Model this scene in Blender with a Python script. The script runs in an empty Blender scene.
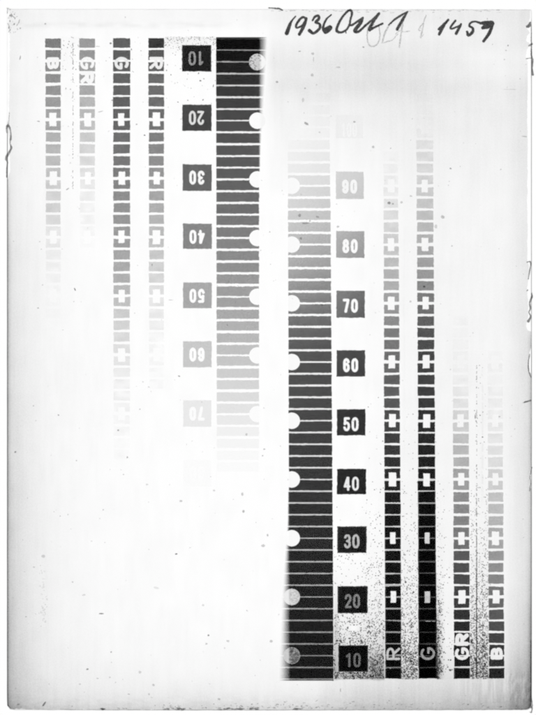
import bpy, math
import numpy as np

# ------------------------------------------------------------------ camera, world, exposure
S = 0.00025                      # metres per unit of the plate's own ruler (plate about 13 x 18 cm)
ZT = 0.0016                      # height of the emulsion face above the light table
scene = bpy.context.scene
cam_data = bpy.data.cameras.new('camera')
cam = bpy.data.objects.new('camera', cam_data)
scene.collection.objects.link(cam)
cam_data.sensor_fit = 'HORIZONTAL'
cam_data.sensor_width = 36.0
DIST = 0.62
cam_data.lens = 36.0 * DIST / (536 * S)
cam_data.clip_start = 0.01
cam_data.clip_end = 10
cam.location = (0, 0, ZT + DIST)
scene.camera = cam

world = bpy.data.worlds.new('World')
scene.world = world
world.use_nodes = True
world.node_tree.nodes['Background'].inputs[0].default_value = (1, 1, 1, 1)
world.node_tree.nodes['Background'].inputs[1].default_value = 0.35
scene.view_settings.view_transform = 'Standard'
scene.view_settings.look = 'None'
scene.view_settings.exposure = 0
scene.view_settings.gamma = 1
scene.render.engine = 'CYCLES'
scene.cycles.transparent_max_bounces = 48
scene.cycles.pixel_filter_type = 'BLACKMAN_HARRIS'
scene.cycles.filter_width = 2.3

rng = np.random.default_rng(1936)

# ------------------------------------------------------------------ helpers
def lin(v):
    v = np.clip(np.asarray(v, float) / 255.0, 0, 1)
    return np.where(v <= 0.04045, v / 12.92, ((v + 0.055) / 1.055) ** 2.4)

def sm(a, b, x):
    t = np.clip((np.asarray(x, float) - a) / (b - a), 0, 1)
    return t * t * (3 - 2 * t)

def gs(x, c, w):
    return np.exp(-((np.asarray(x, float) - c) / w) ** 2)

_perm = rng.random((256, 256))
def vnoise(x, y, seed=0):        # smooth value noise 0..1
    x = np.asarray(x, float) + seed * 17.31
    y = np.asarray(y, float) + seed * 7.77
    xi = np.floor(x).astype(int); yi = np.floor(y).astype(int)
    fx = x - xi; fy = y - yi
    fx = fx * fx * (3 - 2 * fx); fy = fy * fy * (3 - 2 * fy)
    g = lambda i, j: _perm[i % 256, j % 256]
    return (g(xi, yi) * (1 - fx) + g(xi + 1, yi) * fx) * (1 - fy) + (g(xi, yi + 1) * (1 - fx) + g(xi + 1, yi + 1) * fx) * fy

def P(x, y, z):
    return np.stack([(np.asarray(x) - 268) * S, (357.5 - np.asarray(y)) * S, np.full(np.shape(x), z)], -1)

def nodes_of(m):
    m.use_nodes = True
    nt = m.node_tree
    nt.nodes.clear()
    return nt

def density_material(name, grain, scale, blotch=0.0, streak=0.0):
    """silver emulsion seen by transmitted light: transmittance from the density attribute times film grain"""
    m = bpy.data.materials.new(name)
    nt = nodes_of(m); N = nt.nodes; L = nt.links
    out = N.new('ShaderNodeOutputMaterial')
    tr = N.new('ShaderNodeBsdfTransparent')
    at = N.new('ShaderNodeAttribute'); at.attribute_name = 'transmittance'
    tc = N.new('ShaderNodeTexCoord')
    def noise(sc, amp, detail, stretch=None):
        n = N.new('ShaderNodeTexNoise'); n.inputs['Scale'].default_value = sc; n.inputs['Detail'].default_value = detail
        if stretch:
            mp = N.new('ShaderNodeMapping'); mp.inputs['Scale'].default_value = stretch
            L.new(tc.outputs['Object'], mp.inputs['Vector']); L.new(mp.outputs[0], n.inputs['Vector'])
        else:
            L.new(tc.outputs['Object'], n.inputs['Vector'])
        a = N.new('ShaderNodeMath'); a.operation = 'MULTIPLY_ADD'
        a.inputs[1].default_value = 2 * amp; a.inputs[2].default_value = 1 - amp
        L.new(n.outputs['Fac'], a.inputs[0])
        return a.outputs[0]
    fac = at.outputs['Fac']
    def mul(a, b):               # grain varies the silver density, so the transmittance goes by its power
        x = N.new('ShaderNodeMath'); x.operation = 'POWER'
        L.new(a, x.inputs[0]); L.new(b, x.inputs[1]); return x.outputs[0]
    fac = mul(fac, noise(scale, grain, 3))
    if blotch: fac = mul(fac, noise(scale * 0.09, blotch, 4))
    if streak: fac = mul(fac, noise(scale * 0.35, streak, 2, (1, 0.04, 1)))
    cb = N.new('ShaderNodeCombineColor')
    mn = N.new('ShaderNodeMath'); mn.operation = 'MINIMUM'; mn.inputs[1].default_value = 1.0
    L.new(fac, mn.inputs[0])
    for i in range(3): L.new(mn.outputs[0], cb.inputs[i])
    L.new(cb.outputs[0], tr.inputs['Color'])
    L.new(tr.outputs[0], out.inputs['Surface'])
    return m

M_FOG = density_material('gelatin_fog', 0.34, 3000, 0.14, 0.20)
M_SILVER = density_material('developed_silver', 0.24, 3000, 0.05)
M_PALE = M_SILVER
M_INK = density_material('brushed_ink', 0.22, 1500, 0.12)
M_DUST_EDGE = density_material('dust_and_edge_dark', 0.3, 3000)
M_CLEAR = density_material('clear_gelatin', 0.25, 2200)

def glass_material():
    m = bpy.data.materials.new('plate_glass')
    nt = nodes_of(m); N = nt.nodes; L = nt.links
    out = N.new('ShaderNodeOutputMaterial'); mix = N.new('ShaderNodeMixShader')
    tr = N.new('ShaderNodeBsdfTransparent'); gl = N.new('ShaderNodeBsdfGlossy')
    gl.inputs['Roughness'].default_value = 0.03
    at = N.new('ShaderNodeAttribute'); at.attribute_name = 'transmittance'
    L.new(at.outputs['Color'], tr.inputs['Color'])
    fr = N.new('ShaderNodeFresnel'); fr.inputs['IOR'].default_value = 1.5
    sb = N.new('ShaderNodeMath'); sb.operation = 'SUBTRACT'; sb.use_clamp = True
    sb.inputs[1].default_value = 0.045
    L.new(fr.outputs[0], sb.inputs[0]); L.new(sb.outputs[0], mix.inputs[0])
    L.new(tr.outputs[0], mix.inputs[1]); L.new(gl.outputs[0], mix.inputs[2])
    L.new(mix.outputs[0], out.inputs['Surface'])
    return m
M_GLASS = glass_material()

def mesh_object(name, verts, faces, tone, material, parent=None, label=None, kind=None):
    me = bpy.data.meshes.new(name)
    me.from_pydata([tuple(v) for v in verts], [], [tuple(int(i) for i in f) for f in faces])
    if tone is not None:
        a = me.attributes.new('transmittance', 'FLOAT', 'POINT')
        a.data.foreach_set('value', np.clip(np.asarray(tone, np.float32), 0, 1).ravel())
    me.materials.append(material)
    o = bpy.data.objects.new(name, me)
    scene.collection.objects.link(o)
    if parent is not None: o.parent = parent
    if label: o['label'] = label
    if kind: o['kind'] = kind
    return o

# ------------------------------------------------------------------ the gelatin's own fog
def speck_p(x, y):
    """how thick the peppery silver specks lie between the columns"""
    x = np.asarray(x, float); y = np.asarray(y, float)
    def ramp(ys, ps): return np.interp(y, ys, ps)
    p = np.zeros(np.broadcast(x, y).shape)
    inside = lambda a, b: ((x > a) & (x < b))
    low = y < 679
    p = np.where(inside(333.8, 384.5) & low, ramp([470, 505, 560, 600, 625, 650, 680], [0, .004, .035, .09, .22, .42, .75]), p)
    p = np.where(inside(364, 384.5) & low, ramp([400, 470, 505, 560, 610, 650, 680], [0.003, .008, .015, .06, .15, .34, .62]), p)
    p = np.where(inside(401, 418) & low, ramp([380, 480, 560, 620, 680], [.002, .012, .09, .30, .60]), p)
    p = np.where(inside(436.5, 446) & low, ramp([470, 560, 600, 640, 680], [.01, .12, .22, .30, .42]) * (1 - sm(438, 446, x) * .85), p)
    p = np.where(inside(446, 453) & low, ramp([470, 680], [.002, .03]), p)
    p = np.where(inside(470.3, 488.3) & low, ramp([350, 480, 560, 600, 640, 680], [.003, .018, .13, .26, .44, .70]), p)
    up = y > 37
    p = np.where(inside(61, 79.5) & up, ramp([37, 60, 85, 110, 200], [.07, .035, .015, .004, .0]), p)
    p = np.where(inside(164.5, 215.5) & up, ramp([37, 46, 56, 75, 110, 150], [.24, .10, .03, .012, .004, 0]), p)
    p = np.where(inside(130.5, 148) & up, ramp([37, 60, 140], [.02, .006, .0]), p)
    p = np.where(inside(95, 112.5) & up, ramp([37, 60, 140], [.004, .002, .0]), p)
    return p

def fog(x, y):
    """brightness 0..255 that the bare gelatin lets through"""
    x = np.asarray(x, float); y = np.asarray(y, float)
    D = 0.6 + 0 * x
    g = np.interp(y, [0, 60, 170, 260, 520, 710], [.28, .45, .5, .85, 1.3, 1.85])
    D += 26 * np.exp(-(x - 8) / 20) * g + 9 * np.exp(-(x - 8) / 70) * g
    D += 95 * np.exp(-(x - 7) / 1.3) * sm(150, 215, y)
    # bottom
    d = 709.5 - y
    left = 1 - sm(250, 350, x)
    D += (25 * np.exp(-d / 9) + 18 * np.exp(-d / 36))
    # right half veil
    D += sm(325, 440, x) * 9 * np.interp(y, [0, 110, 150, 320, 620, 700], [.3, .8, .9, 1.05, .9, 1])
    D += sm(500, 529, x) * np.interp(y, [0, 60, 330, 560, 650, 710], [6, 9, 14, 18, 24, 30])
    D += 55 * np.exp(-(531.5 - x) / 2.0) * sm(322, 345, y) + 44 * np.exp(-(531.5 - x) / 3) * sm(540, 640, y)
    D += 13 * sm(565, 660, y) * sm(498, 515, x)
    # lower right veil
    D += sm(640, 705, y) * sm(300, 360, x) * (19 + 9 * sm(430, 520, x))
    # head of the plate
    D += gs(y, 14, 13) * 6 + sm(255, 290, x) * (1 - sm(40, 60, y)) * 9
    D += gs(y, 25, 3.2) * 13 * vnoise(x / 9, y / 3, 3) * (1 - sm(180, 260, x))
    # smoky band under the inscription
    band = sm(34, 66, y) * (1 - sm(64, 112, y))
    w = sm(262, 275, x) * (1 - sm(400, 520, x) * .8) * (0.72 + 0.28 * gs(x, 362, 60))
    D += 25 * band * w
    D += 12 * sm(256, 285, x) * (1 - sm(95, 210, y)) * sm(70, 90, y) * (1 - .3 * sm(400, 500, x))
    # breath of silver in the peppered gaps
    p = speck_p(x, y)
    D += np.where(x < 384.5, 62, 30) * np.clip(p - .02, 0, 1) * (1 - gs(x, 354, 7) ** 2 * gs(y, 628, 3.4) * .98)
    D += 48 * gs(x, 376, 8) * gs(y, 668, 16) * (y < 680) * (x < 384) + 26 * gs(x, 336, 3) * sm(560, 640, y) * (y < 680) * (x > 333)
    D += 42 * sm(560, 660, y) * (y < 679) * (x > 436) * np.exp(-np.abs(x - 437) / 3.0) + 130 * sm(610, 675, y) * (y < 679) * (x > 436) * np.exp(-np.abs(x - 437) / 1.6)
    D += 30 * sm(600, 660, y) * (y < 680) * (x < 384.5) * np.exp(-np.abs(x - 384.5) / 1.5)
    # faint blotches, creases near the lower right corner
    D += 3 * (vnoise(x / 14, y / 18, 1) - .5) + 2.2 * (vnoise(x / 5, y / 22, 2) - .5)
    wr = sm(440, 490, x) * sm(664, 680, y) * (1 - sm(698, 708, y))
    D += 30 * wr * (vnoise(x / 1.15 + .02 * y, y / 16, 4) - .5) + 26 * wr * sm(500, 515, x) * (vnoise((x + y * .35) / 1.4, y / 5.0, 9) - .5)
    D += 6 * sm(690, 704, y) * (vnoise(x / 6, y / 2.2, 5) - .3) * 1.5
    # thin column scratches coming down between the rows
    D += 12 * gs(x, 482.2, .6) * sm(364, 380, y) * (1 - sm(490, 520, y)) * (vnoise(x, y / 4, 6) > .35)
    D += 5 * gs(x, 404, .8) * sm(150, 300, y) * vnoise(x, y / 9, 7)
    return np.clip(255 - D, 60, 254.5)

def up(v):                       # measured greys of the steps
    v = np.asarray(v, float)
    return v + 14 * np.exp(-((v - 118) / 55) ** 2)

def T_of(target, x, y):          # density on top of the fog that ends up at the wanted brightness
    return np.clip(lin(target) / lin(fog(x, y)), 0, 1)

# ------------------------------------------------------------------ light table
def box(name, x0, x1, y0, y1, z0, z1, mat):
    v = [(x0, y0, z0), (x1, y0, z0), (x1, y1, z0), (x0, y1, z0), (x0, y0, z1), (x1, y0, z1), (x1, y1, z1), (x0, y1, z1)]
    f = [(3, 2, 1, 0), (4, 5, 6, 7), (0, 1, 5, 4), (1, 2, 6, 5), (2, 3, 7, 6), (3, 0, 4, 7)]
    return mesh_object(name, v, f, None, mat)
m = bpy.data.materials.new('opal_light_panel')
nt = nodes_of(m)
em = nt.nodes.new('ShaderNodeEmission'); em.inputs[0].default_value = (1, 1, 1, 1); em.inputs[1].default_value = 1.0
o_ = nt.nodes.new('ShaderNodeOutputMaterial'); nt.links.new(em.outputs[0], o_.inputs['Surface'])
lt = box('light_table', -0.22, 0.22, -0.26, 0.26, -0.03, 0.0, m)
lt['kind'] = 'structure'

# ------------------------------------------------------------------ the plate
plate = bpy.data.objects.new('glass_plate', None)
scene.collection.objects.link(plate)
plate.location = (0, 0, 0)
plate['label'] = 'glass photographic plate with grey step scales and ink writing on white light table'
plate['category'] = 'photographic plate'

def tag_mesh_identity(): pass

# glass sheet: outline, rim with its refraction dark painted in, side walls
def glass_outline():
    pts = []
    def add(x, y): pts.append((x, y))
    n = 120
    for i in range(n): add(6.9 + (531.6 - 6.9) * i / n, 8.9 + 0.6 * i / n + .25 * (vnoise(i * .9, 0, 11) - .5))
    add(531.4, 9.6); add(531.9, 12)
    for i in range(1, n): add(531.9 + .15 * (vnoise(i * .7, 3, 12) - .5), 12 + (704 - 12) * i / n)
    for a in np.linspace(0, math.pi / 2, 8): add(526.4 + 5.3 * math.cos(a), 704.6 + 5.3 * math.sin(a))
    for i in range(1, n): add(526 + (10.5 - 526) * i / n, 709.9 + .3 * (vnoise(i * .8, 6, 13) - .5) + .5 * math.sin(math.pi * i / n))
    add(10, 709.3); add(7.2, 705.5)
    for i in range(1, n): add(6.9 + .12 * (vnoise(i * .7, 9, 14) - .5), 705 + (9.5 - 705) * i / n)
    return np.array(pts)
GO = glass_outline()
def rim_tone(x, y):  # dark look of glass edges in transmitted light, painted as transmittance
    t = np.full(len(x), 236.0)
    r = x > 530
    t = np.where(r, np.interp(y, [9, 20, 24, 45, 60, 75, 80, 330, 350, 560, 700, 710], [235, 220, 160, 120, 105, 130, 165, 165, 130, 105, 95, 170]), t)
    l = x < 8
    t = np.where(l, np.interp(y, [9, 122, 128, 180, 230, 700], [252, 252, 140, 125, 118, 112]), t)
    b = y > 704
    t = np.where(b & ~r & ~l, 190, t)
    tp = y < 11
    t = np.where(tp & ~r, 238, t)
    return t
c = np.array([269.0, 360.0])
inner = GO + (c - GO) / np.linalg.norm(c - GO, axis=1)[:, None] * 0.9
# move straight inwards (not only to the middle) so that the rim keeps an even width
nx_ = np.where(GO[:, 0] > 526, -0.8, np.where(GO[:, 0] < 11, 0.9, 0)); ny_ = np.where(GO[:, 1] > 704, -0.8, np.where(GO[:, 1] < 12, 0.7, 0))
inner = GO + np.stack([nx_, ny_], 1)
nG = len(GO)
gv = np.concatenate([P(GO[:, 0], GO[:, 1], 0.0002), P(GO[:, 0], GO[:, 1], ZT - 0.00022), P(inner[:, 0], inner[:, 1], ZT - 0.0001)])
wall = np.full(nG, 0.9)
tone = np.concatenate([np.full(nG, .9), np.full(nG, .9), np.full(nG, 1.0)])
faces = []
for i in range(nG):
    j = (i + 1) % nG
    faces.append((i, j, nG + j, nG + i))
faces.append(tuple(range(2 * nG, 3 * nG)))
faces.append(tuple(range(nG - 1, -1, -1)))
tone[:nG] = 1.0
mesh_object('glass_sheet', gv, faces, tone, M_GLASS, plate)
rt = lin(rim_tone(GO[:, 0], GO[:, 1]) + 12 * (vnoise(np.arange(nG) * .8, 0, 21) - .5))
rv = np.concatenate([P(GO[:, 0], GO[:, 1], ZT - 0.0002), P(inner[:, 0], inner[:, 1], ZT - 0.00008)])
mesh_object('edge_painted_dark', rv, [(i, (i + 1) % nG, nG + (i + 1) % nG, nG + i) for i in range(nG)],
            np.concatenate([rt, rt]), M_DUST_EDGE, plate)

# gelatin layer with its own ragged outline
def xl(y):
    ys = [9, 14, 18, 24, 30, 33, 36, 42, 50, 80, 110, 124, 128, 133, 140, 150, 154, 158, 172, 176, 181, 710]
    xs = [8, 9.4, 8.2, 8.6, 8.2, 8.6, 10, 10, 9.8, 9.5, 9, 8.2, 7.6, 8.0, 10, 10, 8.8, 10, 10, 9, 7.5, 7.3]
    j = .5 * (vnoise(y / 1.7, 0, 31) - .5) + .9 * (vnoise(y / 5, 0, 32) - .5)
    return np.interp(y, ys, xs) + j * np.where(np.asarray(y) < 180, 1, .25)
def xr(y):
    ys = [9, 19, 21, 24, 28, 31, 33, 36, 41, 44, 46, 50, 57, 62, 80, 262, 266, 282, 288, 300, 318, 326, 330, 333, 350, 354, 372, 376, 470, 474, 488, 492, 710]
    xs = [530, 530, 529, 530, 526.5, 529, 530, 526.8, 526, 530, 529, 527, 525.6, 527.6, 527.3, 527.4, 529, 528, 527, 528, 528, 526.4, 527.5, 531, 531, 529.2, 529.3, 531, 531, 529.5, 529.5, 531.3, 531.3]
    j = .8 * (vnoise(y / 2.0, 0, 33) - .5) + .8 * (vnoise(y / 7, 0, 34) - .5)
    return np.interp(y, ys, xs) + j * np.where(np.asarray(y) < 332, 1, .2)
def yt(x): return 9.6 + .8 * (vnoise(np.asarray(x) / 3, 0, 35) - .5) + .6 * (vnoise(np.asarray(x) / 11, 0, 36) - .5)
def yb(x):
    base = np.interp(x, [7, 10.5, 60, 70, 76, 134, 150, 162, 268, 400, 526.5, 529.5, 531.4], [705, 708.9, 709.2, 710, 709.3, 710, 709.4, 710, 710, 709.6, 709.6, 708.3, 705.5])
    return base + .9 * (vnoise(np.asarray(x) / 2.5, 0, 37) - .5)
NX, NY = 420, 560
U, V = np.meshgrid(np.linspace(0, 1, NX + 1), np.linspace(0, 1, NY + 1))
U = np.where(U < .04, U * .5, np.where(U > .96, 1 - (1 - U) * .5, .02 + (U - .04) * .96 / .92))
Y0 = 9.6 + (709.6 - 9.6) * V
X = xl(Y0) + (xr(Y0) - xl(Y0)) * U
Y = yt(X) + (yb(X) - yt(X)) * V
idx = np.arange((NX + 1) * (NY + 1)).reshape(NY + 1, NX + 1)
F = np.stack([idx[:-1, :-1], idx[1:, :-1], idx[1:, 1:], idx[:-1, 1:]], -1).reshape(-1, 4)
mesh_object('gelatin_layer', P(X, Y, ZT).reshape(-1, 3), F, lin(fog(X, Y)).ravel(), M_FOG, plate)

# ------------------------------------------------------------------ patches of silver
def patch(name, mask, bbox, tonef, mat, parent, z=ZT + 2e-5, res=.25, seg=3.0, label=None, kind=None, absolute=False):
    x0, x1, y0, y1 = bbox
    nx = int(math.ceil((x1 - x0) / res)); ny = int(math.ceil((y1 - y0) / res))
    xc = x0 + (np.arange(nx) + .5) * res; yc = y0 + (np.arange(ny) + .5) * res
    XX, YY = np.meshgrid(xc, yc)
    mk = mask(XX, YY)
    mx = max(1, int(seg / res))
    q = []
    for r in range(ny):
        row = mk[r]
        if not row.any(): continue
        e = np.flatnonzero(np.diff(np.concatenate([[0], row.astype(int), [0]])))
        for a, b in zip(e[::2], e[1::2]):
            while a < b:
                k = min(b, a + mx)
                q.append((x0 + a * res, x0 + k * res, y0 + r * res, y0 + (r + 1) * res)); a = k
    if not q: return None
    q = np.array(q)
    vx = np.stack([q[:, 0], q[:, 0], q[:, 1], q[:, 1]], 1).ravel()
    vy = np.stack([q[:, 2], q[:, 3], q[:, 3], q[:, 2]], 1).ravel()
    t = tonef(vx, vy)
    tt = lin(t) if absolute else T_of(t, vx, vy)
    f = np.arange(len(vx)).reshape(-1, 4)
    return mesh_object(name, P(vx, vy, z), f, tt, mat, parent, label, kind)

def capsule_field(strokes):
    """signed distance to a set of strokes [(x, y, radius), ...]"""
    segs = []
    for s in strokes:
        for a, b in zip(s[:-1], s[1:]): segs.append((*a, *b))
    segs = np.array(segs, float)
    def f(x, y):
        d = np.full(np.shape(x), 1e9)
        for ax, ay, ar, bx, by, br in segs:
            dx, dy = bx - ax, by - ay
            L2 = dx * dx + dy * dy + 1e-9
            t = np.clip(((x - ax) * dx + (y - ay) * dy) / L2, 0, 1)
            d = np.minimum(d, np.hypot(x - ax - t * dx, y - ay - t * dy) - (ar + (br - ar) * t))
        return d
    return f

def arc(cx, cy, rx, ry, a0, a1, n=12):
    return [(cx + rx * math.cos(math.radians(a)), cy + ry * math.sin(math.radians(a))) for a in np.linspace(a0, a1, n)]
# glyphs in a unit box, v up, centre lines
GL = {
    '0': [arc(.5, .68, .5, .32, 0, 180) + arc(.5, .32, .5, .32, 180, 360) + [(1, .68)]],
    '1': [[(.6, 0), (.6, 1), (.15, .80)]],
    '2': [arc(.5, .72, .47, .28, 175, -20) + [(.06, 0), (1, 0)]],
    '3': [arc(.48, .75, .45, .25, 165, -85) + [(.40, .52)], [(.40, .52)] + arc(.48, .27, .50, .27, 80, -165)],
    '4': [[(.72, 0), (.72, 1), (.62, 1), (0, .27), (1, .27)]],
    '5': [[(.95, 1), (.14, 1), (.08, .52)] + arc(.47, .32, .50, .32, 120, -160)],
    '6': [arc(.5, .70, .48, .30, 15, 180) + arc(.5, .30, .48, .30, 180, 540, 22)],
    '7': [[(0, 1), (.98, 1), (.40, 0)]],
    '8': [arc(.5, .76, .42, .24, 0, 360, 20), arc(.5, .27, .50, .27, 0, 360, 20)],
    '9': [arc(.5, .70, .48, .30, 0, 360, 22), [(.98, .70)] + arc(.5, .30, .48, .30, 0, -165)],
    'B': [[(0, 0), (0, 1), (.5, 1)] + arc(.5, .76, .42, .24, 90, -90, 8) + [(0, .52)], [(0, 0), (.5, 0)] + arc(.5, .26, .48, .26, -90, 90, 8)],
    'R': [[(0, 0), (0, 1), (.5, 1)] + arc(.5, .74, .44, .26, 90, -90, 8) + [(0, .48)], [(.45, .48), (.92, 0)]],
    'G': [arc(.5, .5, .5, .5, 50, 335, 20) + [(.97, .45), (.58, .45)]],
}
def glyph_strokes(ch, place, r, jit=.0):
    out = []
    for s in GL[ch]:
        out.append([(*place(u, v), r) for u, v in s])
    return out

def edge_jit(x, s, a): return a * (vnoise(np.asarray(x) / 1.6, 0, s) - .5) * 2 + a * .8 * (vnoise(np.asarray(x) / 5.0, 4, s + 1) - .5) * 2

# ---- numbered squares
def number_block(text, x0, x1, y0, y1, tone, ntone, flip, stroke, soft=0.35, tilt=0.0, rag=.22, label=None, sd=0):
    mat = M_SILVER if tone < 190 else M_PALE
    w, h = (15.2, 14.0)
    r = stroke / 2 * 1.16
    st = []
    k = len(text)
    dw = (w - (k - 1) * 1.5) / k if k < 3 else 4.7
    if k == 3: w = 3 * 4.7 + 2 * .9
    if flip: cx, cy = (x0 + x1) / 2 - .3, y0 + 13.0 + .3
    else: cx, cy = (x0 + x1) / 2 - .3, y0 + 15.0
    for i, ch in enumerate(text):
        def place(u, v, i=i):
            X_ = -w / 2 + i * (w + 1e-6 - dw) / (k - 1) + r + u * (dw - 2 * r)
            Y_ = h / 2 - r - v * (h - 2 * r)
            if flip: X_, Y_ = -X_, -Y_
            return cx + X_, cy + Y_
        st += glyph_strokes(ch, place, r)
    fld = capsule_field(st)
    jitf = lambda x, y: .18 * (vnoise(x / .9, y / .9, 50 + sd) - .5)
    numer = lambda x, y: fld(x, y) + jitf(x, y) < 0
    def body(x, y):
        m_ = (x > x0 + edge_jit(y, 60 + sd, rag)) & (x < x1 + edge_jit(y, 70 + sd, rag)) & (y > y0 + edge_jit(x, 80 + sd, rag)) & (y < y1 + edge_jit(x, 90 + sd, rag))
        return m_
    def tf(x, y):
        e = np.minimum(np.minimum(x - x0, x1 - x), np.minimum(y - y0, y1 - y))
        tn = float(up(tone)) * (1 - tilt * ((x - x0) / 29 + (y - y0) / 27 - 1))
        a = 1 - sm(-soft, soft * 1.6, e)
        return tn + (150 - tn) * a * (.9 if soft > .5 else 0)
    b = patch('number_block', lambda x, y: body(x, y) & ~numer(x, y), (x0 - .8, x1 + .8, y0 - .8, y1 + .8), tf, mat, plate, seg=.75, label=label)
    bb = (cx - w / 2 - 1, cx + w / 2 + 1, cy - h / 2 - 1, cy + h / 2 + 1)
    patch('numeral', numer, bb, lambda x, y: ntone + 0 * x, M_CLEAR, b, seg=3)

right_blocks = [('100', 115, 138.2, 239, 247, 1.5, .0), ('90', 171.7, 199, 208, 246, 2.5, .03), ('80', 231.2, 257.8, 160, 250, 2.4, .10),
                ('70', 290.8, 317.8, 100, 250, 2.3, .16), ('60', 350.2, 376.6, 66, 250, 2.3, .10), ('50', 409.2, 435.4, 50, 246, 2.1, .08),
                ('40', 468.7, 494.2, 40, 236, 1.9, .1), ('30', 526.2, 553, 34, 188, 1.8, .15), ('20', 586, 613.2, 24, 128, 1.7, .15), ('10', 645, 671.8, 14, 104, 1.5, .2)]
for i, (t, a, b, tn, nt_, sw, tl) in enumerate(right_blocks):
    ym = (a + b) / 2
    x0 = np.interp(ym, [120, 245, 425, 540, 600, 660], [335.6, 336.2, 336.9, 337.2, 337.5, 338.2])
    x1 = np.interp(ym, [120, 245, 425, 540, 600, 660], [363.0, 364.4, 365.5, 366.7, 367.8, 368.2])
    number_block(t, x0, x1, a, b, tn, nt_, False, sw, soft=.9 if a > 500 else .35, tilt=tl, sd=i * 3,
                 label='%s grey square numbered %s, upright figures' % ('very faint' if tn > 230 else 'pale' if tn > 190 else 'mid' if tn > 100 else 'dark' if tn > 45 else 'nearly black', t))
left_blocks = [('10', 45.2, 71.7, 34, 150, 1.5, .05), ('20', 104.7, 131, 66, 226, 1.9, .04), ('30', 164.4, 191, 92, 248, 2.3, .0), ('40', 223.6, 248.9, 122, 253, 2.2, 0),
               ('50', 282.5, 308.2, 163, 253, 2.3, 0), ('60', 341.3, 367.2, 200, 253, 2.5, 0), ('70', 400.3, 426.7, 234, 252, 2.6, 0), ('80', 460, 486.5, 251.6, 253, 2.6, 0)]
for i, (t, a, b, tn, nt_, sw, tl) in enumerate(left_blocks):
    x0 = np.interp(a, [45, 223, 400], [181.9, 183.0, 183.2]); x1 = np.interp(a, [45, 223, 400], [211.4, 211.9, 211.4])
    number_block(t, x0, x1, a, b, tn, nt_, True, sw, soft=.8 if a < 60 else .35, tilt=tl, sd=40 + i * 3,
                 label='%s grey square numbered %s, upside down' % ('very faint' if tn > 240 else 'pale' if tn > 180 else 'mid' if tn > 100 else 'dark', t))

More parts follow.
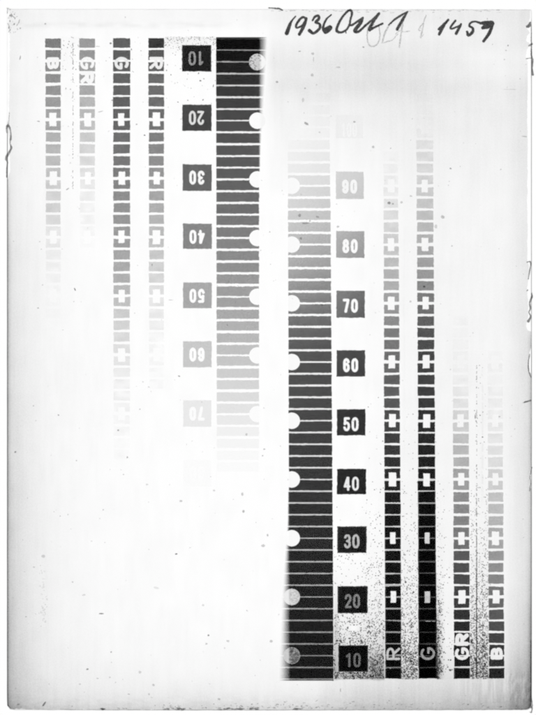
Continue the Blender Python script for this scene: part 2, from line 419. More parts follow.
# ---- wide step scales
def wide_scale(side):
    right = side == 'right'
    if right:
        sep = lambda k: 679.0 - 11.74 * k
        tones_y = [118, 128, 140, 145, 157, 168, 181, 192, 204, 216, 228, 240, 251, 263, 275, 286, 298, 310, 322, 333, 345, 357, 368, 391, 415, 439, 474, 500, 533, 556, 580, 632, 673, 690]
        tones_v = [246, 244, 242.5, 240, 238, 233, 225, 217, 209, 200, 191, 180, 170, 160, 145, 133, 122, 110, 98, 90, 82, 77, 74, 72, 67, 61, 55, 49, 44, 40, 37, 31, 27, 26]
        ks = range(0, 50)
        X0 = lambda y: np.interp(y, [150, 200, 420, 670], [288.0, 288.0, 288.7, 289.3]); X1 = lambda y: np.interp(y, [150, 200, 420, 560, 670], [329.6, 330.4, 332.0, 333.0, 333.6])
        hub = lambda y: 291.8; lab = 'upright wide step scale, right of the plate middle, darkest at its foot'
    else:
        sep = lambda k: 38.7 + 11.73 * k
        tones_y = [40, 45, 56, 68, 80, 91, 103, 115, 127, 150, 175, 195, 220, 238, 262, 285, 297, 315, 340, 350, 365, 385, 400, 412, 425, 437, 449, 461, 473, 485]
        tones_v = [15, 17, 23, 34, 47, 55, 62, 67, 72, 79, 84, 93, 106, 117, 130, 145, 151, 164, 183, 191, 200, 214, 222, 230, 238, 244, 248.5, 250.8, 252.2, 253]
        ks = range(0, 37)
        X0 = lambda y: np.interp(y, [40, 350, 480], [216.0, 216.7, 216.8]); X1 = lambda y: np.interp(y, [40, 480], [259.1, 259.0])
        hub = lambda y: 257.3; lab = 'inverted wide step scale, left of the plate middle, darkest at its head'
    tone_at = lambda y: up(np.interp(y, tones_y, tones_v))
    def gapw(t): return float(np.interp(t, [15, 30, 50, 90, 150, 250], [.66, .66, .72, 1.0, 1.2, 1.3]))
    def gapt(t): return float(np.interp(t, [15, 22, 30, 45, 60, 90, 130], [100, 115, 140, 190, 225, 247, 254]) if right else np.interp(t, [15, 22, 30, 45, 60, 80, 130], [140, 150, 160, 200, 225, 247, 254]))
    if right:
        blurw = lambda y: np.interp(y, [480, 520, 560, 600, 680], [.3, 1.5, 5.0, 8.0, 11.5])
        def cover(x, y):      # 1 well inside the strip, falling to 0 across its unsharp edge
            w = blurw(y); e = X0(y)
            hard = sm(e - .9, e + .7 + w * .06, x)
            softp = np.clip((x - e + w * 1.0) / (w * 1.0), 0, 1) ** 2.0 * .48
            return np.where(w < .5, 1.0, np.clip(softp + hard * (1 - softp), 0, 1))
        xa = lambda y: X0(y) - (blurw(y) * 1.15 if blurw(y) > .5 else 0); xb = X1
    else:
        blurw = lambda y: np.interp(y, [37, 80, 150, 190], [7.5, 5.5, 1.6, .3])
        def cover(x, y):
            w = blurw(y); e = X1(y)
            hard = 1 - sm(e - .6 - w * .05, e + .9 + w * .12, x)
            softp = np.clip((e + w * 1.15 - x) / (w * 1.15), 0, 1) ** 1.4 * .42
            return np.where(w < .5, 1.0, np.clip(softp + hard * (1 - softp), 0, 1))
        xb = lambda y: X1(y) + (blurw(y) * 1.15 if blurw(y) > .5 else 0); xa = X0
    hubs = [sep(k) for k in ks if k % 5 == 2]
    def blend(t, x, y):
        cv = cover(x, y)
        base = fog(x, y)
        return 255 * np.power(np.clip(t, 1, 255) / 255, cv) * np.power(base / 255, 1 - cv)
    seps = []
    steps = []
    for k in list(ks):
        ya, yb_ = sorted([sep(k), sep(k + 1)])
        steps.append((k, ya, yb_))
        seps.append((k, sep(k)))
    # scale body: the thin lines between the steps
    def sep_mask(x, y):
        mk = np.zeros(np.shape(x), bool)
        for k, s in seps:
            near = np.abs(y - s) < 3
            if not near.any(): continue
            t = tone_at(s); hw = gapw(t)
            c_ = s + .25 * (vnoise(x / 9, k * 3.3, 130) - .5)
            mk |= (np.abs(y - c_) <= hw * (.78 if k % 5 == 2 else 1.0) + .4) & (t < 150)
        inside = (x > xa(0) - 20)
        for h_ in hubs: mk &= ~(np.hypot(x - hub(h_), y - h_) < 8.1)
        return mk & (x >= XA(y)) & (x <= XB(y))
    XA = np.vectorize(lambda y: float(xa(y))); XB = np.vectorize(lambda y: float(xb(y)))
    ylo, yhi = min(s[1] for s in steps) - 1, max(s[2] for s in steps) + 2
    def sep_tone(x, y):
        t = tone_at(y)
        g = np.interp(t, [15, 22, 30, 45, 60, 90, 130], [100, 115, 140, 190, 225, 247, 254]) if right else np.interp(t, [15, 22, 30, 45, 60, 80, 130], [140, 150, 160, 200, 225, 247, 254])
        g = g + 18 * (vnoise(x / 4, y / 9, 140) - .5) * (t < 60)
        g = np.where((y < 40) & (not right), 62, g)
        return blend(np.minimum(g, 254), x, y)
    xlo, xhi = (273, 335) if right else (215, 270)
    root = patch('wide_step_scale', sep_mask, (xlo, xhi, ylo, yhi), sep_tone, M_CLEAR, plate, label=lab, seg=1.0, z=ZT + 1e-5)
    def make_step(ya, yb2, k, first=False):
        ym = (ya + yb2) / 2
        t = float(tone_at(ym)) + float(rng.normal(0, .8))
        hubrow = lambda yy: .78 if min(abs(yy - h_) for h_ in hubs) < 1 else 1
        ga = gapw(float(tone_at(ya))) * hubrow(ya); gb = gapw(float(tone_at(yb2))) * hubrow(yb2)
        rag = float(np.interp(t, [20, 60, 120, 200], [.06, .14, .19, .23]))
        sk = float(rng.normal(0, .10))
        def mk(x, y):
            xa_, xb_ = float(xa(ym)), float(xb(ym))
            c0 = ya + ga + sk * (x - 310) / 20 * .5; c1 = yb2 - gb + sk * (x - 310) / 20 * .5
            m_ = (y > c0 + edge_jit(x, 200 + k, rag)) & (y < c1 + edge_jit(x, 330 + k, rag))
            m_ &= (x > xa_ + edge_jit(y, 430 + k, .15)) & (x < xb_ + edge_jit(y, 530 + k, .18))
            for h_ in hubs: m_ &= ~(np.hypot(x - hub(h_), y - h_) < 8.15)
            return m_
        def tf(x, y):
            tn = np.minimum(t, fog(x, y) - 1.5)
            if right: tn = tn * (1 - .10 * np.interp(ym, [180, 300, 420, 500], [.3, 1, .5, .1]) * ((x - 288) / 42 - .5)) - .22 * np.interp(ym, [200, 300, 380], [0, 6, 0]) * (y - ym)
            return blend(tn, x, y)
        blurred = (float(blurw(ym)) > .5)
        patch('step', mk, (float(xa(ym)) - 1, float(xb(ym)) + 1, ya - .5, yb2 + .5), tf,
              M_SILVER if t < 185 else M_PALE, root, seg=.75 if blurred else 3)
    for k, a, b in steps: make_step(a, b, k)
    if right: make_step(679.0, 681.2, 77)
    else: make_step(36.6, 38.7, 78)
    # index discs that the scale leaves clear
    for h_ in hubs:
        if tone_at(h_) > 238: continue
        dark = tone_at(h_) < 33
        def dt(x, y, h_=h_):
            if right:
                v = np.interp(h_, [538, 590, 650], [250, 236, 168])
                v = v - np.interp(h_, [560, 597, 656], [0, 46, 105]) * vnoise(x / 1.1, y / 1.1, 160) + sm(292, 284, x) * (h_ > 620) * 0
                v = np.where((x < 289.5) & (h_ > 560), v + (np.interp(h_, [580, 656], [244, 205]) - v) * sm(290.5, 288, x), v)
            else:
                v = np.interp(h_, [62, 120], [205, 252]) - np.interp(h_, [62, 100], [70, 0]) * (vnoise(x / 1.3, y / 1.3, 161) > .66)
                v = np.where(x > 259.5, v + (246 - v) * sm(259, 262, x), v)
            return v + 0 * x
        def dm(x, y, h_=h_):
            r_ = np.hypot(x - hub(h_), y - h_) < 8.05
            if right: return r_ & ((x > X0(h_)) if h_ < 560 else True)
            return r_ & ((x < X1(h_)) if h_ > 130 else True)
        patch('index_disc', dm, (hub(h_) - 9, hub(h_) + 9, h_ - 9, h_ + 9), dt, M_CLEAR, root, seg=.75)
wide_scale('right')
wide_scale('left')

# ---- narrow colour-filter columns
def column(letters, right, X0, X1, rows, rowt, lab, gap, lettone, lwid=1.0):
    sep = (lambda k: 679.0 - 11.74 * k) if right else (lambda k: 37.4 + 11.75 * k)
    mid = lambda y: (X0(y) + X1(y)) / 2
    n = len(rows)
    rows = [float(up(v)) for v in rows]
    ext = [(k, t) for k, t in enumerate(rows)]
    lf = []
    if right: anchors = [sep(2) - 2.2, sep(2) - 2.2 - 14.2]
    else: anchors = [sep(2) + 2.6, sep(2) + 2.6 + 14.2]
    for ch, ac in zip(letters, anchors):
        cxm = mid(ac); lw_ = 13.0 if ch != 'B' else 12.2; lh = (12.2 if ch == 'B' else 14.4 if ch == 'G' else 13.8)
        r = 1.1 if right and rows[0] < 20 else 1.5
        if ch == 'B': r = 1.7
        if len(letters) == 2: r = 1.45 if ch == 'G' else 2.0
        def place(u, v, ac=ac, cxm=cxm, r=r):
            if right: return cxm + (lh / 2 - r) - v * (lh - 2 * r) + 0, ac + (lw_ / 2 - r) - u * (lw_ - 2 * r)
            return cxm - (lh / 2 - r) + v * (lh - 2 * r), ac - (lw_ / 2 - r) + u * (lw_ - 2 * r)
        lf.append(capsule_field(glyph_strokes(ch, place, r)))
    def infields(x, y):
        m_ = np.zeros(np.shape(x), bool)
        for f in lf: m_ |= (f(x, y) + .25 * (vnoise(x / .9, y / .9, 300) - .5)) < 0
        return m_
    sd = int(X0(300)) * 3
    pr = np.random.default_rng(sd)
    info = []
    for k, t in ext:
        a, b = sorted([sep(k), sep(k + 1)])
        arm = lambda e_: (.28 if (e_ % 5 == 2 and e_ > 3 and t > 27) else 0)
        hw = float(gap(t)[0])
        near_k, far_k = ((k + 1, k) if right else (k, k + 1))
        info.append((k, a + hw + arm(near_k) + pr.normal(0, .16), b - hw - arm(far_k) + pr.normal(0, .16), t, pr.normal(0, .12), pr.normal(0, .22), pr.normal(0, .12)))
    plus = [sep(k) for k in range(n + 1) if k % 5 == 2 and k > 3]
    pj = {p_: (pr.normal(0, .5), pr.normal(0, .4), pr.normal(0, .25)) for p_ in plus}
    def windows(x, y):
        m_ = np.zeros(np.shape(x), bool)
        for p_ in plus:
            if abs(float(np.mean(y)) - p_) > 400: continue
            dark = rows[min(n - 1, max(0, int(abs(p_ - sep(0)) / 11.74)))] < 32
            hw, hh = (2.7, 5.8) if dark else (3.3, 6.5)
            ox, oy, ow = pj[p_]
            m_ |= (np.abs(x - mid(p_) - ox * .5 + edge_jit(y * 1.5 + p_, 700, .13)) < hw + ow) & (np.abs(y - p_ - oy * .6 + edge_jit(x * 1.5 + p_, 710, .2)) < hh + ow)
        return m_
    def step_mask(x, y):
        m_ = np.zeros(np.shape(x), bool)
        for k, a, b, t, s1, s2, s3 in info:
            q = .08 if t < 30 else .16
            m_ |= (y > a + s1 * (x - mid(a)) / 7 + edge_jit(x, 800 + k, q)) & (y < b + s3 * (x - mid(b)) / 7 + edge_jit(x, 870 + k, q)) & (x > X0(a) + s2 * .7 + edge_jit(y, 900 + k, q)) & (x < X1(a) + s3 + edge_jit(y, 950 + k, q))
        return m_
    def tonef(x, y):
        k = np.clip(((679.0 - y) / 11.74 if right else (y - 37.4) / 11.75), 0, n - 1e-3)
        t = np.array(rows, float)[k.astype(int)]
        t = t * (1 + .05 * (vnoise(x / 8, y / 5, 400) - .5))
        sw = np.where(t < 18, .9, .3)
        e = np.minimum(x - X0(y), X1(y) - x)
        t = np.minimum(t, fog(x, y) - 2.0)
        return t + np.where(t < 26, 1, 0) * (1 - sm(-.4, .9, e)) * 70
    y0 = min(i[1] for i in info) - 2; y1 = max(i[2] for i in info) + 2
    lo, hi = min(X0(100), X0(600)) - 1.5, max(X1(100), X1(600)) + 1.5
    body = patch('filter_step_column', lambda x, y: step_mask(x, y) & ~windows(x, y) & ~infields(x, y), (lo, hi, y0, y1), tonef,
                 M_SILVER if rows[0] < 120 else M_PALE, plate, seg=1.5, label=lab)
    # unsharp light lines between the darkest steps
    def gm(x, y):
        m_ = np.zeros(np.shape(x), bool)
        for k, a, b, t, s1, s2, s3 in info:
            if t < 70:
                lim = sep(k)
                m_ |= (np.abs(y - lim) < gap(t)[0] + .25) & (k > 0)
        return m_ & (x > X0(y)) & (x < X1(y)) & ~windows(x, y) & ~infields(x, y)
    def gt(x, y):
        k = np.clip(((679.0 - y) / 11.74 if right else (y - 37.4) / 11.75), 0, n - 1e-3).astype(int)
        tt = np.array([gap(t)[1] for t in rows])[k]
        return tt + 0 * x
    patch('dividing_lines', gm, (lo, hi, y0, y1), gt, M_CLEAR, body, seg=1.5, z=ZT + 1e-5)
    if any(r_ < 32 for r_ in rows):
        def wt(x, y):
            k = np.clip(((679.0 - y) / 11.74), 0, n - 1e-3).astype(int)
            return np.interp(np.array(rows)[k], [8, 16, 32], [198, 238, 252]) + 30 * (vnoise(x / 1.2, y / 1.2, 410) - .5)
        patch('cross_window', lambda x, y: windows(x, y) & (np.array(rows)[np.clip(((679.0 - y) / 11.74), 0, n - 1e-3).astype(int)] < 32), (lo, hi, y0, y1), wt, M_CLEAR, body, seg=1.5)
    patch('letter', infields, (lo, hi, min(anchors) - 8, max(anchors) + 8), lambda x, y: lettone + 22 * (vnoise(x / 1.5, y / 1.5, 420) - .5) * (lettone < 230), M_CLEAR, body, seg=1.5)

def from_samples(ys, vs, right, n):
    sep = (lambda k: 679.0 - 11.74 * (k + .5)) if right else (lambda k: 37.4 + 11.75 * (k + .5))
    return [float(np.interp(sep(k), ys, vs)) for k in range(n)]
ip = lambda ys, xs: (lambda y: np.interp(y, ys, xs))
gA = lambda t: (np.interp(t, [5, 15, 30, 60, 120], [.5, .6, .75, 1.0, 1.25]), np.interp(t, [5, 10, 16, 24, 40, 60, 90], [60, 92, 155, 208, 236, 246, 254]))
gC = lambda t: (np.interp(t, [20, 60, 120], [.62, .85, 1.2]), np.interp(t, [20, 30, 45, 90], [190, 225, 248, 254]))
# right half
rowsR = from_samples([150, 170, 190, 205, 216, 228, 240, 262, 274, 286, 300, 322, 333, 345, 368, 380, 391, 403, 420, 438, 450, 462, 480, 498, 520, 560, 620, 673],
                     [245, 242, 237, 226, 220, 213, 206, 186, 176, 167, 150, 126, 112, 105, 95, 88, 88, 80, 68, 60, 55, 50, 42, 32, 27, 23, 16, 12], True, 45)
column('R', True, ip([200, 400, 560, 670], [383.6, 384.1, 384.8, 385.2]), ip([200, 400, 560, 670], [398.3, 399.8, 401.0, 401.4]), rowsR, None,
       'upright column lettered R, between the numbered squares and column G', gA, 195)
rowsG = from_samples([95, 115, 133, 145, 157, 168, 180, 192, 203, 215, 228, 240, 251, 263, 274, 286, 298, 310, 322, 333, 345, 357, 370, 391, 403, 415, 427, 439, 450, 474, 486, 497, 509, 533, 580, 673],
                     [242, 239, 234, 226, 220, 215, 209, 204, 197, 190, 184, 172, 164, 151, 140, 125, 109, 98, 86, 76, 70, 65, 63, 60, 56, 49, 44, 41, 36, 32, 26, 19, 16, 12, 8, 3], True, 50)
column('G', True, ip([100, 200, 400, 480, 600, 670], [416.3, 416.6, 418, 418, 418.2, 418.4]), ip([100, 200, 400, 480, 600, 670], [433, 433.2, 434.8, 435.3, 436.5, 437.4]), rowsG, None,
       'upright column lettered G, the blackest of all', gA, 150)
rowsGR = from_samples([310, 345, 368, 380, 391, 403, 415, 427, 439, 450, 462, 474, 486, 497, 509, 521, 533, 545, 557, 568, 580, 592, 604, 615, 627, 639, 650, 662, 673],
                      [247, 243, 240, 238, 233, 227, 212, 206, 190, 182, 172, 155, 146, 128, 124, 118, 108, 98, 78, 73, 68, 62, 56, 49, 42, 40, 35, 28, 22], True, 31)
column('GR', True, ip([400, 440, 600, 670], [452.8, 453, 453.9, 454.1]), ip([400, 440, 600, 670], [468.3, 468.8, 469.7, 470.2]), rowsGR, None,
       'upright column lettered GR, right of column G', gC, 236, 1.12)
rowsB = from_samples([340, 385, 403, 415, 427, 439, 450, 462, 474, 486, 497, 509, 521, 533, 545, 557, 568, 580, 592, 604, 615, 627, 639, 650, 662, 673],
                     [245, 241, 238, 236, 233, 229, 223, 217, 208, 204, 194, 188, 178, 169, 158, 140, 131, 119, 103, 93, 81, 71, 63, 54, 46, 38], True, 28)
column('B', True, ip([400, 460, 600, 670], [487.8, 488, 488.6, 489]), ip([400, 460, 600, 670], [502.6, 502.9, 503.9, 504.4]), rowsB, None,
       'upright column lettered B, nearest the right edge', gC, 238)
# left half, upside down
column('B', False, ip([40, 180, 400], [45.2, 45.9, 46.0]), ip([40, 180, 400], [60.6, 60.6, 60.5]),
       [114, 118, 128, 132, 137, 145, 152, 160, 172, 179, 187, 193, 208, 212, 208, 220, 229, 233, 239, 243, 246, 248, 250, 251.5], None,
       'inverted column lettered B, nearest the left edge', gC, 246)
column('GR', False, ip([40, 180, 400], [79.2, 80.1, 80.2]), ip([40, 180, 400], [95.1, 94.8, 94.7]),
       [142, 140, 150, 158, 164, 178, 186, 190, 205, 211, 220, 226, 234, 240, 244, 247, 249.5, 251.5], None,
       'inverted column lettered GR, second from the left edge', gC, 248, 1.12)
column('G', False, ip([40, 180, 400], [112.9, 113.3, 113.6]), ip([40, 180, 400], [130.3, 130.1, 129.8]),
       [86, 84, 86, 88, 90, 88, 88, 92, 98, 104, 108, 113, 122, 129, 136, 139, 145, 150, 159, 166, 171, 180, 190, 205, 212, 220, 226, 231, 236, 240, 243, 245.5, 247.5, 249, 250.5, 251.5], None,
       'inverted column lettered G, darkest of the four narrow ones beside it', gC, 236)
column('R', False, ip([40, 180, 400], [148.2, 149.0, 149.2]), ip([40, 180, 400], [164.1, 163.9, 163.7]),
       [56, 80, 86, 95, 98, 100, 98, 105, 116, 124, 130, 140, 152, 160, 171, 178, 186, 191, 200, 208, 215, 222, 231, 238, 242, 245.5, 248, 249.5, 251, 252], None,
       'inverted column lettered R, next to the upside down numbers', gC, 240)

# ------------------------------------------------------------------ clear dash between the 20 and 10 squares
patch('clear_dash', lambda x, y: (np.abs(x - 354 + edge_jit(y, 20, .5)) < 5.6) & (np.abs(y - 628 + edge_jit(x, 21, .5)) < 2.4), (346, 362, 624, 632), lambda x, y: 250 + 0 * x, M_CLEAR, plate, z=ZT + 6e-5)

# ------------------------------------------------------------------ specks
def quads_mesh(name, items, mat, parent, z, label=None, kind=None):
    """items: x, y, rx, ry, angle, brightness -> small irregular hexagons"""
    it = np.array(items, float)
    n = len(it); k = 6
    ang = np.linspace(0, 2 * math.pi, k, endpoint=False)[None, :]
    rad = 1 + .45 * (rng.random((n, k)) - .5)
    lx = np.cos(ang) * rad * it[:, 2:3]; ly = np.sin(ang) * rad * it[:, 3:4]
    ca, sa = np.cos(it[:, 4:5]), np.sin(it[:, 4:5])
    vx = it[:, 0:1] + lx * ca - ly * sa; vy = it[:, 1:2] + lx * sa + ly * ca
    t = np.repeat(it[:, 5:6], k, 1)
    f = np.arange(n * k).reshape(n, k)
    return mesh_object(name, P(vx.ravel(), vy.ravel(), z), f, lin(t).ravel(), mat, parent, label, kind)

cells = []
for (a, b, c_, d_) in [(333.9, 384.4, 396, 678.9), (401.5, 418, 376, 678.9), (437, 453, 470, 678.9), (470.4, 488.3, 350, 678.9), (61, 79, 37.5, 200), (95.5, 112, 37.5, 140), (131, 148, 37.5, 140), (164.6, 215.6, 37.5, 150)]:
    xs = np.arange(a + .4, b - .3, .85); ys = np.arange(c_, d_, .85)
    XX, YY = np.meshgrid(xs, ys)
    XX = XX + rng.uniform(-.3, .3, XX.shape); YY = YY + rng.uniform(-.3, .3, YY.shape)
    p = speck_p(XX, YY) * (.45 + 1.1 * vnoise(XX / 4, YY / 6, 500)) * .92
    hit = rng.random(XX.shape) < p
    for x, y, pp in zip(XX[hit], YY[hit], p[hit]):
        inb = False
        for (t, ba, bb, *_r) in right_blocks:
            if ba - .3 < y < bb + .3 and 335 < x < 369: inb = True
        for (t, ba, bb, *_r) in left_blocks:
            if ba - .3 < y < bb + .3 and 181.5 < x < 212: inb = True
        if inb or (abs(x - 354) < 6 and abs(y - 628) < 3): continue
        r = rng.uniform(.27, .56) * (1.0 + .30 * float(sm(590, 660, y)))
        cells.append((x, y, r * rng.uniform(.8, 1.4), r, rng.uniform(0, 3.1), rng.uniform(10, 170) if y > 520 else rng.uniform(50, 200)))
# runs of specks along the scratch lines
for y in np.arange(38, 190, .8):
    if rng.random() < np.interp(y, [38, 60, 100, 190], [.7, .6, .5, .45]) * (vnoise(y / 3, 0, 510) > .3):
        cells.append((72.9 + rng.normal(0, .18), y, .36, .62, 0, rng.uniform(110, 190) if y > 72 else rng.uniform(60, 150)))
for y in np.arange(362, 679, .7):
    d_ = np.interp(y, [362, 420, 500, 535, 560], [.35, .4, .55, .8, .97])
    if rng.random() < d_ and (y > 530 or vnoise(y / 4, 1, 511) > .38):
        cells.append((476.6 + rng.normal(0, .12), y, np.interp(y, [362, 535, 679], [.3, .42, .75]) * rng.uniform(.8, 1.2), .6, 0, rng.uniform(60, 140) if y < 530 else rng.uniform(15, 70)))
    if y > 560 and rng.random() < .35:
        cells.append((482.6 + rng.normal(0, .5), y, .45, .7, 0, rng.uniform(30, 110)))
    if y > 480 and rng.random() < np.interp(y, [480, 679], [.02, .35]):
        cells.append((380.2 + rng.normal(0, .6), y, .5, .7, 0, rng.uniform(20, 100)))
for y in np.arange(600, 679, .6):
    if rng.random() < .5: cells.append((439.5 + rng.normal(0, 1.2), y, .5, .7, 0, rng.uniform(20, 120)))
quads_mesh('silver_specks', cells, M_DUST_EDGE, plate, ZT + 7e-5, kind='stuff')

dirt = [(20.2, 58, .5, 2.6, .2, 120), (38.5, 121.5, 1.6, .45, .1, 120), (100.5, 111.8, 3.4, .5, -.25, 160), (98, 46.6, 2.6, .4, .1, 170), (110.6, 43.6, 1.1, 1.0, 0, 70), (112, 100.5, .8, .7, 0, 110),
        (45.3, 24, .9, .8, 0, 170), (125.3, 17.5, .5, 1.0, 0, 190), (67.8, 189, 1.9, .6, -.6, 140), (75, 289.6, .7, 1.7, -.4, 90), (38, 308, .8, .8, 0, 170), (42.5, 285, .8, .7, 0, 190),
        (39.8, 241.6, 1, .6, 0, 195), (58.5, 415, 1, .7, 0, 130), (15.4, 452, 1.0, .9, 0, 100), (118.2, 430.2, 1.1, .9, 0, 150), (127.3, 457.2, .7, .9, 0, 120), (123.5, 474.5, .9, .7, 0, 190),
        (76.5, 460.5, .8, .8, 0, 200), (101.5, 613.6, 2.6, .7, 0, 95), (111.2, 652, .9, .8, 0, 150), (87.6, 669, 1.5, 1.0, -.4, 140), (97.5, 678.2, 1.3, .6, 0, 190), (44.3, 703.8, 3.4, .9, -.95, 95),
        (26, 616.6, 1, .6, 0, 190), (43.2, 556, 2.0, 1.6, 0, 215), (84, 594.8, 1.8, 1.0, 0, 222), (72.7, 582, .9, .8, 0, 190), (91.5, 541, 1.1, .8, 0, 228), (80, 684, 1.2, .8, 0, 215), (129, 694, 1.4, .8, 0, 205),
        (34, 567, 1.3, .8, 0, 220), (176.3, 553.8, 1.4, .9, 0, 110), (208.5, 635.2, .9, .9, 0, 110), (206.5, 643.6, 1.4, .9, 0, 200), (228, 641, 1.6, 1.1, .3, 205), (263, 545.6, 1.9, 1.7, 0, 190), (267.6, 535, 1, 1.4, 0, 170),
        (179, 376.2, 1.2, .7, .2, 130), (246.4, 434.5, 1.3, 1.5, 0, 195), (147, 484.5, 1.4, .9, 0, 215), (181, 501, 1.7, 1.1, 0, 200), (214, 490.5, 1.2, 1, 0, 215), (242.4, 493.8, 1.4, 1.9, 0, 190), (243.6, 511.3, 1.5, 1.6, .6, 170),
        (264.3, 449.2, 1.2, .7, -.3, 150), (262.6, 455.6, .9, .7, 0, 150), (140, 409.2, .9, .7, 0, 190), (203, 605, 1.4, 1.0, 0, 222), (247, 610.5, 1.3, .7, .5, 215), (156, 587.6, 3, 1.2, .2, 232), (219, 699, 1.4, 1.1, 0, 190),
        (153.5, 684.8, 1.2, 1.2, 0, 205), (140, 672, 1.5, 1.6, 0, 215), (149, 694, .9, 1.2, 0, 210), (277, 82, 1.3, 1.3, 0, 165), (299.5, 51.5, 1.6, .6, 0, 170), (312.6, 53.8, 1.9, 1.4, .4, 190), (313.5, 60, .6, 3, 0, 215),
        (312.2, 75, 1.9, 1.6, 0, 205), (306.3, 123.6, 2.5, 1.4, .7, 150), (354.4, 122, 1.2, 1.0, 0, 165), (373, 147, 1.3, 1.3, 0, 200), (305, 88.4, .9, .9, 0, 170), (303, 100, 1.3, 2.8, 0, 222), (363.3, 47.2, 1.2, .8, .2, 150), (319.5, 132.5, 1, .9, 0, 215),
        (338, 67.4, 2.3, .9, 0, 215), (299.6, 215.4, 1.6, 1.5, 0, 170), (317.6, 217, 1.8, .9, .2, 185), (305, 223.2, 3.6, 1.4, 0, 195), (310, 221, 1.1, 1, 0, 180), (338, 226.8, 1.3, 1.2, 0, 180), (300.8, 238.6, 1.2, 1.2, 0, 175),
        (388.8, 203, 1.7, 1.5, 0, 130), (392.8, 204, 1.2, .8, .2, 150), (401.5, 202.4, 1.5, 1.3, 0, 205), (443, 217, 2.0, 1.8, 0, 185), (436, 226.5, 1.5, 1.8, 0, 215), (411, 196.3, 1.7, .8, .2, 205), (508, 45.6, .7, .9, 0, 110), (506, 50.6, 1.2, .7, 0, 205),
        (450.7, 168.6, 1.1, .8, .2, 130), (410.5, 301.5, 1.1, 1.0, 0, 190), (452, 246, 1.1, 1, 0, 215), (424, 286.6, 1.3, 1, .0, 60), (340.5, 690, .35, 2.2, 0, 90), (271, 641, 1.8, 1.6, 0, 185), (322, 305, .9, 1.0, 0, 60), (480, 415.3, .8, .7, 0, 120),
        (482.5, 437, .9, .8, 0, 80), (475.2, 417, .5, 2.6, 0, 100), (499.5, 416.6, 1, .8, 0, 170), (450.6, 659.8, 1.1, 1.0, 0, 60), (447.6, 667, 1.0, .9, 0, 60), (450.2, 670, 1.6, 1.2, .4, 40), (405.5, 582, 1.0, 1.0, 0, 40), (413.5, 592, 1.0, 1.3, 0, 50), (404.8, 578, .6, .7, 0, 60),
        (520, 79, .6, .6, 0, 180), (524.5, 136.6, 3, .5, .1, 170), (526, 402, 4, .5, -.25, 150), (510, 89.6, 8, .35, 0, 222), (144.6, 135.3, 1.0, .7, 0, 60), (136.6, 124.5, 1.0, .8, .2, 160), (152, 265, .5, 1.4, .1, 140), (171, 300, 2.6, .4, 0, 200),
        (157.2, 45, 1, .7, .3, 120), (213.4, 86, .5, 1.9, .2, 60), (200.4, 80.8, 1.3, .9, .2, 80), (203.8, 79, .9, .6, .2, 100), (198.6, 73.5, .7, 1.0, .5, 90), (203, 100, .7, 1.1, .5, 100),
        (203.6, 110, .7, .7, 0, 170)]
for i in range(260):
    x, y = rng.uniform(12, 526), rng.uniform(14, 706)
    dirt.append((x, y, rng.uniform(.3, 1.0), rng.uniform(.3, .9), rng.uniform(0, 3), rng.uniform(205, 246)))
for i in range(55):
    x, y = rng.uniform(12, 526), rng.uniform(14, 706)
    dirt.append((x, y, rng.uniform(.25, .55), rng.uniform(.25, .5), rng.uniform(0, 3), rng.uniform(90, 190)))
for i in range(130):           # grime along the foot of the plate
    x = rng.choice([rng.uniform(235, 330), rng.uniform(12, 526), rng.uniform(160, 420)])
    dirt.append((x, 708.5 - abs(rng.normal(0, 3.4)), rng.uniform(.4, 1.8), rng.uniform(.25, .6), rng.normal(0, .3), rng.uniform(130, 225)))
for x, w_ in [(172, 9), (180, 6), (226, 10), (240, 6), (253, 8), (297, 5), (103, 2.2)]:
    for j in range(12): dirt.append((x + rng.normal(0, w_ * .5), 708.7 + rng.normal(0, .45), rng.uniform(1, 2.4), .5, 0, rng.uniform(90, 175)))
for i in range(26):            # crumbled head corner
    x, y = 8.5 + abs(rng.normal(0, 5.5)), rng.uniform(9.5, 33)
    dirt.append((x, y, rng.uniform(.3, 1.3), rng.uniform(.3, .9), rng.uniform(0, 3), rng.uniform(120, 230)))
for i in range(70):
    dirt.append((rng.uniform(268, 500), 10.2 + abs(rng.normal(0, 1.0)), rng.uniform(.8, 3), rng.uniform(.25, .6), 0, rng.uniform(200, 240)))
for i in range(40):            # damp marks down the left side
    dirt.append((43 + rng.normal(0, 1.6), rng.uniform(570, 622), rng.uniform(.5, 1.3), rng.uniform(.5, 1.3), 0, rng.uniform(228, 246)))
dirt = [(a_, b_, c_, d_, e_, 255 - (255 - f_) * (.72 if f_ < 200 else .9)) for a_, b_, c_, d_, e_, f_ in dirt]
quads_mesh('dust_specks', dirt, M_DUST_EDGE, plate, ZT + 9e-5, kind='stuff')

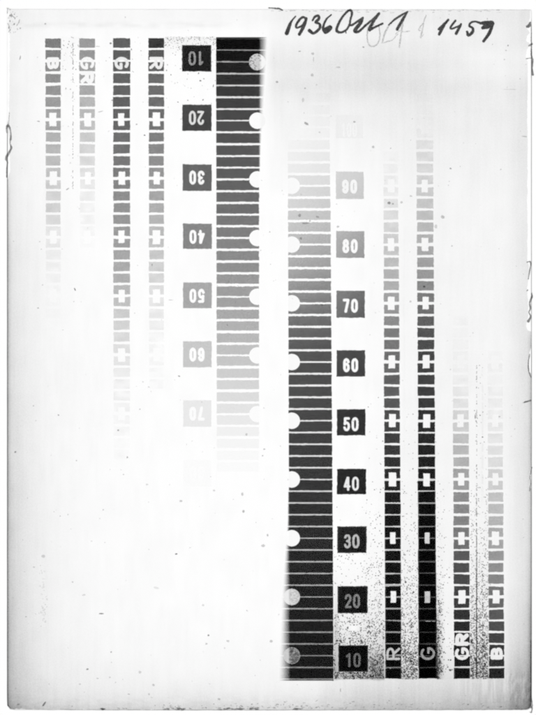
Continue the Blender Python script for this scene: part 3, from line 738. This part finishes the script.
# ------------------------------------------------------------------ writing
def strokes(o, sc, lst, f=1.0, subdiv=4):
    out = []
    for s in lst:
        pts = np.array([(o[0] + a / sc, o[1] + b / sc, w / sc / 2 * f) for a, b, w in s])
        # smooth with Catmull-Rom
        ext = np.vstack([2 * pts[0] - pts[1], pts, 2 * pts[-1] - pts[-2]])
        res = []
        for i in range(1, len(ext) - 2):
            for t in np.linspace(0, 1, subdiv, endpoint=False):
                p0, p1, p2, p3 = ext[i - 1], ext[i], ext[i + 1], ext[i + 2]
                res.append(.5 * ((2 * p1) + (-p0 + p2) * t + (2 * p0 - 5 * p1 + 4 * p2 - p3) * t * t + (-p0 + 3 * p1 - 3 * p2 + p3) * t ** 3))
        res.append(pts[-1])
        out.append([tuple(r) for r in res])
    return out
Z = 7.657
def ink(name, st, tone, mat, bbox, label, rag=.35, z=ZT + 11e-5, tv=10):
    f = capsule_field(st)
    return patch(name, lambda x, y: f(x, y) + rag * (vnoise(x / .8, y / .8, 600) - .5) < 0, bbox,
                 lambda x, y: tone + tv * (vnoise(x / 1.3, y / 1.3, 610) - .5) * 2, mat, plate, z=z, res=.2, seg=.8, label=label)
a = strokes((275, 0), Z, f=1.25, lst=[
    [(158, 126, 9), (128, 162, 13), (110, 200, 22), (90, 256, 26)],
    [(238, 146, 16), (215, 133, 15), (186, 155, 16), (160, 200, 15), (172, 214, 13), (208, 196, 12), (236, 155, 15)],
    [(240, 142, 16), (224, 195, 20), (187, 264, 20)],
    [(288, 158, 12), (306, 130, 15), (332, 122, 16), (336, 146, 18), (312, 172, 18), (342, 186, 16), (340, 220, 18), (297, 256, 18), (264, 236, 22)],
    [(431, 115, 9), (396, 145, 12), (372, 195, 15), (370, 228, 18), (390, 250, 20), (426, 218, 20), (420, 204, 16), (388, 224, 24)]])
ink('ink_inscription', a, 72, M_INK, (283, 306 + 30, 13, 37), 'brushed year 1936 in dark ink')
b = strokes((335, 0), Z, f=1.17, lst=[
    [(112, 196, 14), (118, 150, 14), (130, 108, 16), (122, 82, 17), (96, 88, 16), (52, 138, 16), (20, 200, 18), (14, 238, 20), (44, 250, 17), (84, 232, 15), (110, 196, 14)],
    [(82, 232, 9), (84, 254, 8)],
    [(108, 190, 14), (130, 194, 15), (172, 165, 15), (214, 136, 12)],
    [(214, 138, 14), (196, 176, 24), (152, 236, 24), (180, 244, 17), (236, 194, 16), (300, 140, 14), (336, 104, 17)],
    [(336, 110, 16), (296, 162, 20), (262, 230, 20), (300, 212, 15), (364, 182, 14)],
    [(172, 212, 20), (188, 190, 18)]]) + strokes((370, 0), Z, f=1.17, lst=[
    [(142, 192, 9), (188, 152, 14), (250, 112, 14), (286, 92, 11)],
    [(284, 96, 14), (246, 158, 20), (208, 226, 21)]])
ink('ink_inscription', b, 74, M_INK, (335, 410, 8, 35), 'brushed word after 1936 in dark ink')
d = strokes((430, 0), Z, f=1.2, lst=[
    [(140, 154, 15), (106, 190, 20), (66, 226, 15)], [(108, 192, 20), (88, 228, 22), (70, 264, 18)],
    [(194, 160, 14), (158, 208, 14), (168, 222, 13), (234, 194, 13)], [(238, 186, 14), (222, 218, 18), (200, 258, 20)],
    [(388, 180, 16), (346, 166, 13), (312, 176, 15), (300, 200, 14), (326, 216, 16), (326, 246, 20), (294, 272, 20), (284, 244, 16)],
    [(384, 180, 16), (414, 178, 26), (450, 180, 34), (474, 178, 30), (440, 198, 40), (404, 214, 22)], [(482, 182, 20), (452, 258, 22), (409, 318, 18)]])
ink('ink_inscription', d, 70, M_INK, (435, 497, 16, 46), 'brushed number 1459 in dark ink')
pz = 7.5
e = strokes((335, 0), Z, [
    [(300, 190, pz), (256, 205, pz), (248, 250, pz), (248, 310, pz), (266, 350, pz), (298, 356, pz), (330, 330, pz), (344, 270, pz), (336, 200, pz)]]) + strokes((370, 0), Z, [
    [(176, 166, 5), (145, 200, 8), (118, 250, 8), (92, 330, 8)], [(142, 192, 6), (108, 262, 5), (98, 325, 6), (128, 320, 6), (170, 308, 5), (212, 262, 5)],
    [(256, 160, 6), (248, 200, 8), (236, 270, 8), (224, 362, 9)], [(240, 200, 5), (238, 280, 5), (228, 340, 5)], [(196, 262, 6), (226, 238, 6), (262, 246, 5), (302, 240, 5)],
    [(430, 118, 7), (412, 170, 7), (402, 230, 9), (388, 288, 9)], [(412, 172, 5), (372, 228, 8), (396, 236, 6)], [(388, 290, 7), (416, 262, 5)]])
ink('pencil_inscription', [[(x_, y_, w_ * 1.25) for x_, y_, w_ in q_] for q_ in e], 196, M_INK, (360, 430, 12, 50), 'faint pencil word and stroke under the ink', rag=.7, tv=22, z=ZT + 10e-5)

# ------------------------------------------------------------------ lifted and curled gelatin at the edges
def curl(lst, o, sc, tone, tv=25):
    tone = tone + 18
    st = strokes(o, sc, lst, f=1.35)
    allp = np.array([p for s in st for p in s])
    bb = (allp[:, 0].min() - 2.5, allp[:, 0].max() + 2.5, allp[:, 1].min() - 2.5, allp[:, 1].max() + 2.5)
    f = capsule_field(st)
    return patch('curled_flake', lambda x, y: f(x, y) + .35 * (vnoise(x / .9, y / .9, 620) - .5) < 0, bb,
                 lambda x, y: tone + tv * (vnoise(x / 1.1, y / 1.6, 630) - .5) * 2, M_INK, plate, z=ZT + 14e-5, res=.2, seg=.8, absolute=True)
curl([[(60, 205, 5), (58, 170, 8), (70, 140, 18), (86, 158, 11), (96, 200, 9), (96, 255, 13), (90, 298, 7), (101, 335, 14), (86, 375, 14), (66, 405, 18), (56, 440, 16), (68, 468, 9), (62, 520, 9), (60, 600, 9)],
      [(84, 20, 4), (80, 90, 4), (74, 138, 5)]], (0, 110), 8.93, 128)
curl([[(248, 214, 16), (262, 206, 20), (272, 178, 8)]], (496, 0), 7.95, 105)
curl([[(272, 178, 5), (280, 230, 4), (280, 340, 6)], [(262, 366, 8), (284, 352, 14)], [(282, 340, 6), (281, 440, 9), (289, 478, 13), (287, 540, 9), (292, 596, 13)], [(240, 468, 4), (282, 462, 5)]], (496, 0), 7.95, 112)
curl([[(184, 192, 4), (206, 192, 6), (200, 245, 5), (192, 292, 4)], [(212, 375, 5), (212, 402, 9), (200, 432, 7), (204, 468, 7), (196, 490, 5), (206, 516, 8), (192, 543, 13)], [(188, 358, 5), (185, 362, 5)]], (496, 230), 5.95, 120)
curl([[(160, 20, 4), (154, 60, 4), (156, 100, 4), (166, 130, 3)], [(136, 248, 5), (165, 240, 6)], [(170, 560, 5), (162, 600, 4), (164, 640, 4), (160, 670, 4)]], (496, 350), 4.766, 140)
curl([[(497, 425, 4), (506, 470, 5), (507, 515, 6), (500, 552, 7), (486, 548, 4)], [(506, 500, 5), (498, 520, 7)], [(498, 0, 6), (497, 200, 6), (497, 425, 5)]], (466, 640), Z, 120)
curl([[(-50, 62, 5), (10, 66, 9), (34, 68, 10), (56, 80, 8)]], (275, 0), Z, 80)
curl([[(95, 112, 9), (120, 116, 8)], [(104, 120, 10), (100, 180, 9)], [(140, 205, 16), (158, 215, 18), (150, 180, 7)], [(104, 315, 8), (118, 345, 12), (120, 378, 11)], [(170, 220, 10), (205, 245, 8)], [(262, 270, 8), (252, 305, 7), (224, 345, 10)]], (0, 0), 13.4, 175)
print('faces', sum(len(o.data.polygons) for o in scene.objects if o.type == 'MESH'))
